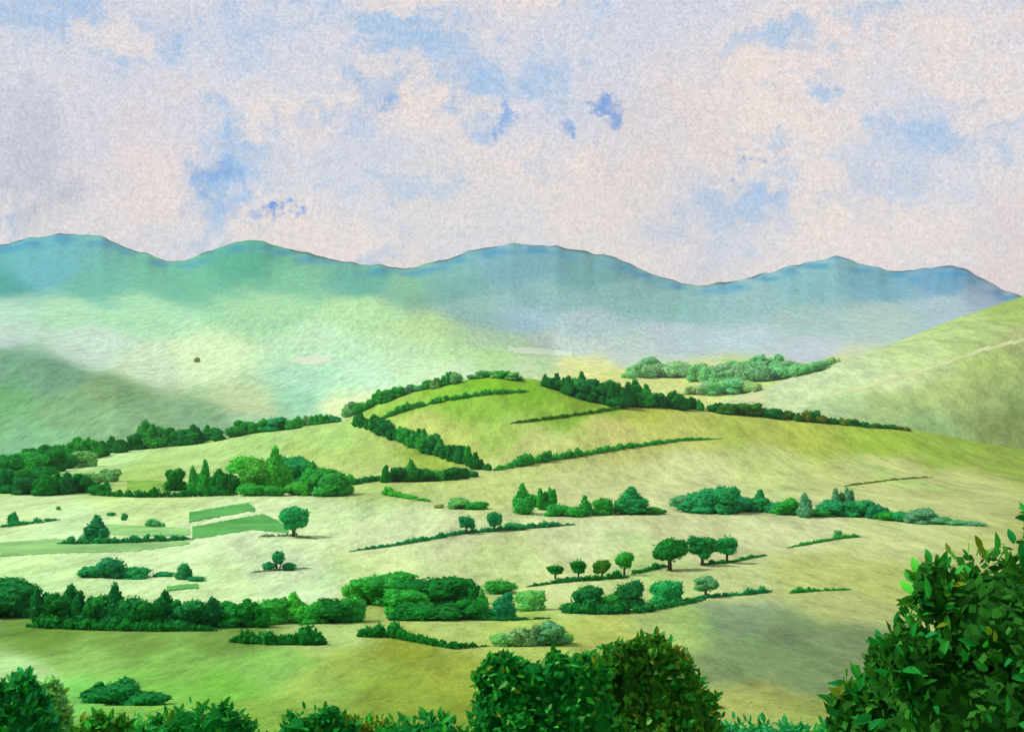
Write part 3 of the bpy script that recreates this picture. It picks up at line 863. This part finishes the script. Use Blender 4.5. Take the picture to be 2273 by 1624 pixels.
# ------------------------------------------------------------------ single plants and short hedges in the pale fields
put(652, 1191, 60, 68, 'tree', 'teal', 'lone round tree at the end of the long bright crop strip', 'tree', name='tree', var=2)
hedge([(575, 1192), (640, 1190), (705, 1196)], 6, 5, 'grey', 'thin grey-green leafy strip standing in for the shadow of the round tree')  # low foliage in place of the shadow spreading under the round tree
put(618, 1266, 56, 42, 'trefoil', 'teal', 'small lone three-lobed bush in the pale field under the round tree', 'bush', rz=0.1)
hedge([(556, 1272), (620, 1266), (692, 1262)], 4, 4, 'grey', 'faint grey hedge beside the small three-lobed bush')
put(212, 1202, 62, 60, 'pointed', 'teal', 'cone-shaped blue-green bush on a low hedge', 'bush', var=1)
hedge([(128, 1208), (250, 1206), (340, 1202), (428, 1198)], 14, 12, 'teal', 'low blue-green hedge beneath the cone-shaped bush')
put(340, 1168, 34, 24, 'mound', 'paleteal', 'small pale blue-green bush behind the pale crop strip', 'bush')
hedge([(0, 1172), (60, 1164), (132, 1154)], 12, 8, 'teal', 'short blue-green hedge running out of view above the pale crop strip')
put(29, 1163, 26, 28, 'upright', 'teal', 'blue-green bush standing on the short hedge that runs out of view', 'bush')
put(247, 1144, 20, 11, 'mound', 'teal', 'tiny flat shrub in the pale field', 'shrub')
put(277, 1154, 12, 22, 'mound', 'teal', 'tiny upright shrub near the tiny flat shrub', 'shrub')
put(129, 1133, 10, 12, 'mound', 'paleteal', 'tiniest pale shrub under the lower thicket', 'shrub')
row([(210, 1279, 60, 34, 'mound', 'teal'), (250, 1281, 64, 48, 'round', 'teal'), (300, 1281, 76, 32, 'mound', 'teal'), (366, 1278, 38, 14, 'mound', 'teal'), (408, 1284, 30, 42, 'round', 'teal'), (436, 1288, 40, 14, 'mound', 'teal')],
    'in the blue-green line above the long dark row', 'blue-green bushes in the field')
put(437, 804, 13, 16, 'mound', 'lime', 'tiny lone olive bush on the pale far hillside', 'bush', sink=.2)
row([(1022, 1128, 46, 28, 'round', 'light'), (1058, 1130, 52, 24, 'mound', 'mid')], 'in the gap before the tall hedge clumps', 'pair of pale bushes')
put(975, 1126, 22, 12, 'mound', 'lime', 'tiny yellow-green shrub beside the bright green wedge of hedge', 'shrub')
row([(1162, 1140, 50, 66, 'pointed', 'mid'), (1182, 1126, 26, 32, 'round', 'mid'), (1214, 1132, 36, 54, 'upright', 'mid'), (1240, 1144, 50, 36, 'mound', 'mid'), (1275, 1146, 50, 30, 'mound', 'mid'),
     (1298, 1144, 36, 44, 'pointed', 'mid'), (1335, 1142, 44, 44, 'round', 'mid'), (1400, 1140, 84, 58, 'pointed', 'teal'), (1448, 1141, 46, 22, 'mound', 'mid')], 'in the broken hedge line of the tan field', 'bushes of the broken hedge')
row([(1510, 1122, 48, 25, 'round', 'paleteal'), (1560, 1136, 84, 53, 'round', 'teal'), (1606, 1138, 67, 66, 'round', 'teal'), (1644, 1134, 60, 47, 'mound', 'teal'), (1682, 1134, 48, 49, 'pointed', 'teal'),
     (1722, 1135, 72, 32, 'mound', 'teal'), (1748, 1142, 48, 38, 'round', 'mid'), (1786, 1148, 41, 57, 'upright', 'paleteal'), (1818, 1146, 53, 23, 'mound', 'mid'), (1850, 1144, 65, 40, 'round', 'teal'),
     (1872, 1142, 41, 66, 'upright', 'paleteal'), (1902, 1146, 55, 40, 'round', 'teal'), (1945, 1150, 53, 36, 'upright', 'teal'), (1972, 1153, 53, 28, 'mound', 'mid'), (2002, 1156, 48, 30, 'mound', 'teal'),
     (2040, 1159, 67, 32, 'round', 'paleteal'), (2082, 1161, 55, 23, 'mound', 'paleteal'), (2122, 1163, 55, 15, 'mound', 'paleteal'), (2160, 1165, 55, 11, 'mound', 'paleteal')],
    'in the long blue-green hedge crossing the tan field', 'bushes of the blue-green hedge')
hedge([(775, 1224), (860, 1214), (950, 1200), (1030, 1184), (1130, 1175), (1275, 1166)], 7, 11, 'teal', 'long thin hedge under the pair of upright trees')
row([(1036, 1184, 32, 42, 'tree', 'teal'), (1097, 1178, 32, 44, 'tree', 'teal')], 'upright on the long thin hedge', 'pair of trees on the thin hedge', 'tree')
put(1140, 1174, 50, 20, 'mound', 'teal', 'low bush on the long thin hedge past the pair of trees', 'bush')
hedge([(1875, 1080), (1960, 1068), (2068, 1058)], 4, 3, 'olive', 'faint olive hedge line on the far slope of the tan field')
hedge([(1170, 1303), (1230, 1296), (1312, 1289)], 7, 8, 'deep', 'thin dark hedge running up to the row of four little trees')
row([(1233, 1284, 34, 32, 'tree', 'dark'), (1284, 1288, 32, 46, 'tree', 'dark'), (1336, 1282, 36, 40, 'tree', 'moss'), (1386, 1276, 36, 54, 'tree', 'mid')], 'in the row of four little trees', 'row of four little trees', 'tree')
hedge([(1228, 1292), (1320, 1290), (1395, 1282)], 10, 12, 'dark', 'low dark hedge under the row of four little trees')
row([(1487, 1266, 70, 72, 'tree', 'dark'), (1559, 1256, 56, 66, 'tree', 'deep'), (1614, 1250, 44, 62, 'tree', 'teal')], 'in the group of three taller field trees', 'three taller field trees', 'tree')
hedge([(1405, 1274), (1440, 1266), (1480, 1258)], 10, 10, 'dark', 'short dark hedge at the foot of the biggest of the three field trees')
hedge([(1556, 1256), (1620, 1250), (1700, 1234)], 9, 5, 'dark', 'thin dark hedge running away from the three field trees')
hedge([(1748, 1216), (1820, 1203), (1870, 1194), (1912, 1190)], 5, 8, 'mid', 'thin green hedge under a single small bush on the tan slope')
put(1860, 1190, 22, 18, 'upright', 'paleteal', 'single small bush on the thin hedge of the tan slope', 'bush')

# ------------------------------------------------------------------ the dark rows across the nearer fields
row([(26, 1368, 129, 97, 'round', 'deep'), (112, 1384, 64, 91, 'upright', 'deep'), (150, 1390, 83, 82, 'round', 'dark'), (186, 1392, 75, 103, 'upright', 'deep'), (226, 1392, 72, 80, 'round', 'dark'),
     (256, 1394, 67, 101, 'pointed', 'deep'), (292, 1396, 72, 84, 'round', 'deep'), (345, 1392, 75, 84, 'upright', 'dark'), (318, 1396, 67, 69, 'round', 'dark'), (388, 1392, 75, 78, 'upright', 'deep'),
     (430, 1392, 78, 69, 'round', 'deep'), (475, 1390, 67, 78, 'upright', 'deep'), (520, 1390, 78, 55, 'round', 'dark'), (560, 1390, 72, 61, 'upright', 'dark'), (600, 1382, 83, 61, 'round', 'mid'),
     (656, 1380, 67, 65, 'pointed', 'bright'), (692, 1382, 59, 46, 'round', 'mid'), (736, 1380, 86, 59, 'round', 'dark'), (776, 1378, 62, 63, 'round', 'mid')],
    'in the long dark row across the near fields', 'bushes of the long dark row')
hedge([(60, 1392), (200, 1398), (340, 1402), (480, 1400)], 22, 18, 'dark', 'low dark hedge along the foot of the long dark row')
hedge([(512, 1424), (600, 1430), (722, 1430)], 26, 32, 'dark', 'dark oblong hedge in front of the long dark row')
hedge([(795, 1412), (870, 1414), (950, 1430), (1010, 1440), (1085, 1436)], 30, 8, 'dark', 'dark tapering hedge below the brown bank')
row([(798, 1340, 62, 58, 'round', 'bright'), (848, 1340, 115, 76, 'round', 'mid'), (960, 1346, 130, 73, 'round', 'dark'), (1040, 1338, 55, 58, 'upright', 'dark'), (1110, 1316, 77, 40, 'mound', 'mid'),
     (905, 1362, 87, 60, 'round', 'mid'), (930, 1374, 100, 49, 'mound', 'dark'), (990, 1374, 95, 44, 'mound', 'dark'), (1052, 1372, 70, 47, 'round', 'dark'), (1072, 1350, 27, 44, 'pointed', 'mid'),
     (1116, 1370, 65, 62, 'upright', 'teal'), (1176, 1352, 60, 51, 'round', 'light'), (880, 1346, 75, 44, 'mound', 'dark')], 'in the rounded thicket beyond the tapering hedge', 'bushes of the rounded thicket')
hedge([(1040, 1374), (1110, 1376), (1225, 1372)], 10, 5, 'deep', 'thin dark hedge at the foot of the rounded thicket')
row([(1262, 1356, 40, 26, 'mound', 'dark'), (1300, 1352, 64, 58, 'round', 'deep'), (1350, 1350, 46, 34, 'round', 'mid'), (1392, 1348, 64, 62, 'round', 'deep'), (1478, 1338, 64, 60, 'round', 'teal'),
     (1567, 1326, 48, 46, 'tree', 'paleteal')], 'on the heavy dark hedge below the field trees', 'bushes on the heavy dark hedge')
hedge([(1250, 1360), (1330, 1364), (1420, 1362), (1500, 1346), (1562, 1332)], 24, 10, 'deep', 'heavy dark hedge below the three field trees')
hedge([(1540, 1330), (1600, 1326), (1650, 1322), (1712, 1314)], 8, 12, 'teal', 'thin blue-green hedge continuing past the heavy dark hedge')
hedge([(1752, 1318), (1800, 1314), (1888, 1310)], 9, 5, 'mid', 'short thin hedge alone at the edge of the grey field')
row([(1120, 1434, 66, 40, 'mound', 'light'), (1166, 1434, 64, 52, 'upright', 'light'), (1216, 1432, 66, 52, 'round', 'paleteal'), (1254, 1428, 40, 36, 'mound', 'light')], 'in the pale clump above the big leafy bush', 'pale bushes of the near clump')
row([(222, 1556, 80, 44, 'pointed', 'deep'), (270, 1560, 92, 58, 'round', 'deep'), (322, 1562, 84, 38, 'mound', 'deep')], 'in the low dark clump near the bottom corner', 'bushes of the low dark clump')

# ------------------------------------------------------------------ close leafy plants
def leaf_mesh(seed, asp=.3):
    rg = random.Random(seed)
    n = 5
    V, Fc = [], []
    bend = rg.uniform(.06, .2)
    for i in range(n + 1):
        t = i / n
        w = asp * math.sin(math.pi * (t * .93 + .05)) ** .8 * (1 - .25 * t)
        z = -bend * t * t
        V += [(-w * .5, t, z + w * .16), (0, t, z), (w * .5, t, z + w * .16)]
    for i in range(n):
        a = i * 3
        Fc += [(a, a + 1, a + 4, a + 3), (a + 1, a + 2, a + 5, a + 4)]
    tone = [rg.uniform(.3, .6)] * len(V)
    return mesh_from('leaf', V, Fc, tone, [FOL], True)


LEAF = [leaf_mesh(i, a) for i, a in enumerate((.40, .46, .54, .48))]


def leafy(name, label, cat, x, y_top, w, h, Y, tones, leaf_len, n_parts, n_stuff, lobes, seed, core_tone, group=None, trunk_h=.35, asp=.34, ragged=14):
    """a close plant: trunk and limbs, single leaves over the side in view, the rest of the leaves as one mass"""
    rg = np.random.default_rng(seed); rr = random.Random(seed)
    X = (x - CX) / F * Y
    Z = float(land(np.array(X), np.array(float(Y))))
    m = Y / F
    top = -(y_top - HZ) * m
    ww = w * m; hh = h * m
    e = bpy.data.objects.new(name, None); COL.objects.link(e); e.location = (X, Y, Z)
    e['label'] = label; e['category'] = cat
    if group: e['group'] = group
    base = top - hh - Z                                   # crown's lower edge above ground
    lob = np.array([(cx * ww, cy * ww, base + cz * hh, rx * ww, ry * ww, rz * hh) for cx, cy, cz, rx, ry, rz in lobes])
    # trunk and limbs
    r0 = max(.07, ww * .028)
    zc = base + hh * .45
    tv = tube([(0, 0, -.4), (.05 * ww * rr.uniform(-1, 1), 0, zc * .5), (0, 0, zc)], [r0 * 1.3, r0, r0 * .6], 8)
    tr = bpy.data.objects.new('trunk', mesh_from('trunk', *tv, mats=[BARK], smooth=True)); COL.objects.link(tr); tr.parent = e
    for l in lob[: min(6, len(lob))]:
        lv = tube([(0, 0, zc * .45), (l[0] * .45, l[1] * .45, zc * .45 + (l[2] - zc * .45) * .6), (l[0], l[1], l[2])], [r0 * .6, r0 * .45, r0 * .15], 6)
        lo = bpy.data.objects.new('limb', mesh_from('limb', *lv, mats=[BARK], smooth=True)); COL.objects.link(lo); lo.parent = e
    nb = len(lob)
    extra = []
    for k in range(ragged):
        l = lob[rg.integers(nb)]
        a = rg.uniform(-.35, 3.5)
        rr_ = min(ww, hh) * rg.uniform(.045, .085)
        extra.append([l[0] + math.cos(a) * l[3] * 1.02, l[1] + rg.uniform(-.9, .1) * l[4] * .6, l[2] + math.sin(a) * l[5] * 1.02, rr_, rr_, rr_ * 1.25])
    if extra: lob = np.concatenate([lob, np.array(extra)])
    vol = lob[:, 3] * lob[:, 5]
    vol[nb:] *= 2.5

    def sample(n, front, lo_, hi_):
        out = []
        while len(out) < n:
            k = rg.choice(len(lob), p=vol / vol.sum())
            d = rnd_unit(rg, 1)[0]
            if front and d[1] > .35: continue
            p = lob[k, :3] + d * lob[k, 3:6] * rg.uniform(lo_, hi_)
            if front:
                q = (p - lob[:, :3]) / lob[:, 3:6]
                if ((q**2).sum(1) < .72).any(): continue
                if p[2] + Z < -(H + 40 - HZ) / F * Y: continue
                if p[0] + X > (W - CX + 40) / F * Y: continue
            out.append((p, d / lob[k, 3:6]))
        P = np.array([o[0] for o in out]); N = np.array([o[1] for o in out]); N /= np.linalg.norm(N, axis=1, keepdims=True)
        return P, N
    # the mass of leaves
    P, N = sample(n_stuff, False, .5, 1.02)
    N2 = N + rg.normal(size=N.shape) * .6; N2 /= np.linalg.norm(N2, axis=1, keepdims=True)
    V, Fc = leaves(rg, P, N2, leaf_len * rg.uniform(.55, 1.25, n_stuff), asp * 1.3, N + [0, 0, .5] + rg.normal(size=N.shape) * .6)
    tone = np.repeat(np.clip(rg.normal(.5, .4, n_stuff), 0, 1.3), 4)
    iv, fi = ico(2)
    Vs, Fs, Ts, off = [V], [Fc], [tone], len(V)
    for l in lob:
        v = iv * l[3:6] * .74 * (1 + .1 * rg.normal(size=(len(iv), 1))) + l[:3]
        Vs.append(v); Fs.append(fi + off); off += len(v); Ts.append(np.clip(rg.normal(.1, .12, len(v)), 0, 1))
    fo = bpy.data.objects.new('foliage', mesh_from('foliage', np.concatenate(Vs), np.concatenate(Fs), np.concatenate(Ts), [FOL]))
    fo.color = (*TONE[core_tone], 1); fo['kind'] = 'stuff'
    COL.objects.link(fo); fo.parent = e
    # single leaves
    P, N = sample(n_parts, True, .88, 1.10)
    src = [bpy.data.objects.new('leaf', me) for me in LEAF]
    used = [False] * len(src)
    for p, nn in zip(P, N):
        k = rg.integers(len(src))
        o = src[k] if not used[k] else src[k].copy()
        used[k] = True
        COL.objects.link(o); o.parent = e
        ydir = nn * .9 + np.array([0, 0, .55]) + rg.normal(size=3) * .45
        ydir /= np.linalg.norm(ydir)
        zdir = np.array([0, -.8, .7]) + rg.normal(size=3) * .35
        xdir = np.cross(ydir, zdir); xdir /= np.linalg.norm(xdir); zdir = np.cross(xdir, ydir)
        s = leaf_len * rg.uniform(.7, 1.35)
        M = mathutils.Matrix(((xdir[0] * s, ydir[0] * s, zdir[0] * s, p[0] - ydir[0] * s * .3), (xdir[1] * s, ydir[1] * s, zdir[1] * s, p[1] - ydir[1] * s * .3),
                              (xdir[2] * s, ydir[2] * s, zdir[2] * s, p[2] - ydir[2] * s * .3), (0, 0, 0, 1)))
        o.matrix_local = M
        c = TONE[tones[rg.integers(len(tones))]]
        j = rg.uniform(.75, 1.3)
        o.color = (c[0] * j, c[1] * j, c[2] * j, 1)
    return e


block_lobes = [(-.36, 0, .5, .15, .2, .34), (-.18, 0, .56, .2, .26, .42), (.02, 0, .52, .22, .28, .44), (.2, 0, .56, .2, .26, .42), (.36, 0, .48, .15, .2, .36), (-.25, -.1, .84, .12, .16, .14),
               (-.06, -.08, .86, .13, .16, .12), (.12, -.06, .87, .12, .16, .12), (.28, -.08, .8, .13, .16, .14), (-.36, -.05, .2, .16, .2, .2), (.36, -.05, .2, .16, .2, .2), (0, -.15, .3, .3, .3, .3)]
slope_lobes = [(-.36, 0, .54, .15, .2, .38), (-.18, 0, .58, .2, .26, .42), (.02, 0, .54, .22, .28, .44), (.2, 0, .48, .2, .26, .38), (.36, 0, .3, .16, .2, .28), (-.32, -.1, .86, .12, .16, .12),
               (-.14, -.08, .89, .13, .16, .11), (.06, -.06, .9, .13, .16, .1), (.22, -.08, .74, .12, .16, .14), (-.36, -.05, .2, .16, .2, .2), (.42, -.05, .14, .16, .2, .16), (0, -.15, .3, .3, .3, .3)]
bush_lobes = [(0, 0, .5, .36, .34, .46), (-.26, -.05, .42, .22, .24, .36), (.26, 0, .4, .22, .24, .34), (-.1, -.15, .78, .2, .2, .2), (.14, -.1, .8, .18, .2, .18), (-.3, 0, .2, .2, .25, .2), (.3, 0, .2, .2, .25, .2)]
tree_lobes = [(.02, .1, .42, .36, .34, .42), (-.22, -.05, .3, .27, .25, .26), (-.1, -.02, .58, .22, .22, .22), (.1, 0, .72, .22, .24, .22), (-.32, 0, .16, .16, .2, .15), (.3, 0, .5, .24, .25, .35),
              (.02, -.1, .9, .1, .12, .12), (-.02, 0, .15, .3, .3, .2), (-.34, 0, .36, .15, .16, .14), (-.37, 0, .26, .12, .16, .12)]
leafy('broadleaf_tree', 'big dark broadleaf tree with long pointed leaves, cut off by the picture edge', 'tree', 2352, 1100, 980, 690, 30, ['dark', 'dark', 'deep', 'mid', 'moss', 'olive', 'mid', 'bright', 'night', 'dark', 'mid', 'moss', 'dark', 'deep', 'dark', 'deep', 'olive', 'moss'],
      .33, 300, 22000, tree_lobes, 21, 'night', asp=.46, ragged=34)
leafy('leafy_bush', 'big dark green leafy bush at the bottom edge, beside an olive-topped one', 'bush', 1204, 1450, 325, 300, 48, ['dark', 'dark', 'mid', 'moss', 'bright', 'mid', 'olive', 'dark', 'light', 'moss'],
      .29, 300, 10000, block_lobes, 22, 'dark', asp=.5, ragged=26)
leafy('leafy_bush', 'big leafy bush mottled with olive and brown, beside the dark green one', 'bush', 1450, 1424, 320, 320, 50, ['moss', 'dark', 'mid', 'moss', 'dark', 'brown', 'mid', 'olive', 'light'],
      .29, 300, 10000, slope_lobes, 23, 'moss', asp=.5, ragged=26)
leafy('leafy_bush', 'dark blue-green leafy bush cut by the bottom corner', 'bush', 50, 1495, 170, 240, 55, ['deep', 'teal', 'dark', 'mid'], .42, 180, 3000, bush_lobes, 24, 'deep')
for x, yt, w, Y, tones, ct, lb in [
        (452, 1552, 190, 52, ['dark', 'deep', 'moss'], 'dark', 'very dark leafy bush at the bottom edge with ragged top'),
        (118, 1506, 62, 60, ['light', 'pale', 'lime'], 'light', 'pale green leafy shrub rising behind the dark corner bush'),
        (385, 1576, 70, 58, ['light', 'mid', 'lime'], 'light', 'light green leafy shrub peeping out behind the very dark bush'),
        (225, 1582, 120, 53, ['moss', 'olive', 'mid', 'dark'], 'moss', 'olive leafy bush at the bottom edge below the low dark clump'),
        (318, 1590, 110, 56, ['bright', 'mid', 'light'], 'mid', 'fresh green leafy bush between the olive and the very dark one'),
        (700, 1566, 150, 52, ['deep', 'dark', 'moss'], 'dark', 'dark rounded leafy bush at the bottom edge, standing alone'),
        (815, 1582, 110, 55, ['olive', 'moss', 'mid'], 'olive', 'olive leafy bush beside the dark rounded one'),
        (930, 1580, 190, 52, ['dark', 'mid', 'deep'], 'dark', 'wide dark leafy bush with a spiky top at the bottom edge'),
        (1650, 1588, 170, 56, ['teal', 'deep', 'teal'], 'teal', 'blue-green leafy bush at the foot of the mottled bush'),
        (1800, 1606, 120, 58, ['teal', 'mid'], 'teal', 'small blue-green leafy bush barely rising over the bottom edge')]:
    leafy('leafy_bush', lb, 'bush', x, yt, w * 1.7, 210, Y, tones, .34, 110, 2600, bush_lobes, int(x), ct)

# ------------------------------------------------------------------ rough grass in the near fields
def build_grass(n, seed, tone, lo, hi, thr, name):
    rg = np.random.default_rng(seed)
    px = rg.uniform(-60, 2330, n * 6); Y = np.exp(rg.uniform(math.log(lo), math.log(hi), n * 6))
    X = (px - CX) / F * Y
    keep = vnoise(X / (Y * .05 + 4), np.log(Y) * 9, seed) * .6 + vnoise(X / (Y * .012 + 1), np.log(Y) * 40, seed + 1) * .4 > thr
    X, Y = X[keep][:n], Y[keep][:n]
    Z = land(X, Y)
    k = len(X)
    V = np.zeros((k, 5, 3)); h = rg.uniform(.05, .16, k) * np.clip(Y / 130, .5, 2.0); w = h * rg.uniform(.5, 1.1, k)
    a = rg.uniform(0, 3.14, k); dx, dy = np.cos(a) * w, np.sin(a) * w
    P = np.stack([X, Y, Z - .05], 1)
    V[:, 0] = P; V[:, 1] = P + np.stack([-dx, -dy, h * .8], 1); V[:, 2] = P + np.stack([-dx * .2, dy * .3, h], 1)
    V[:, 3] = P + np.stack([dx * .4, -dy * .3, h * .9], 1); V[:, 4] = P + np.stack([dx, dy, h * .7], 1)
    i = np.arange(k)[:, None] * 5
    Fc = np.concatenate([i + [[0, 2, 1]], i + [[0, 3, 2]], i + [[0, 4, 3]]])
    o = bpy.data.objects.new(name, mesh_from(name, V.reshape(-1, 3), Fc, np.repeat(np.clip(rg.normal(.6, .2, k), 0, 1), 5), [FOL]))
    o.color = (*tone, 1); o['kind'] = 'stuff'
    COL.objects.link(o)


build_grass(16000, 41, (0.30, 0.50, 0.11), 50, 130, .42, 'grass')

for o in bpy.data.objects:
    if o.get('label') and len(o['label'].replace('-', ' ').split()) > 16: print('LONG', o.name, o['label'])
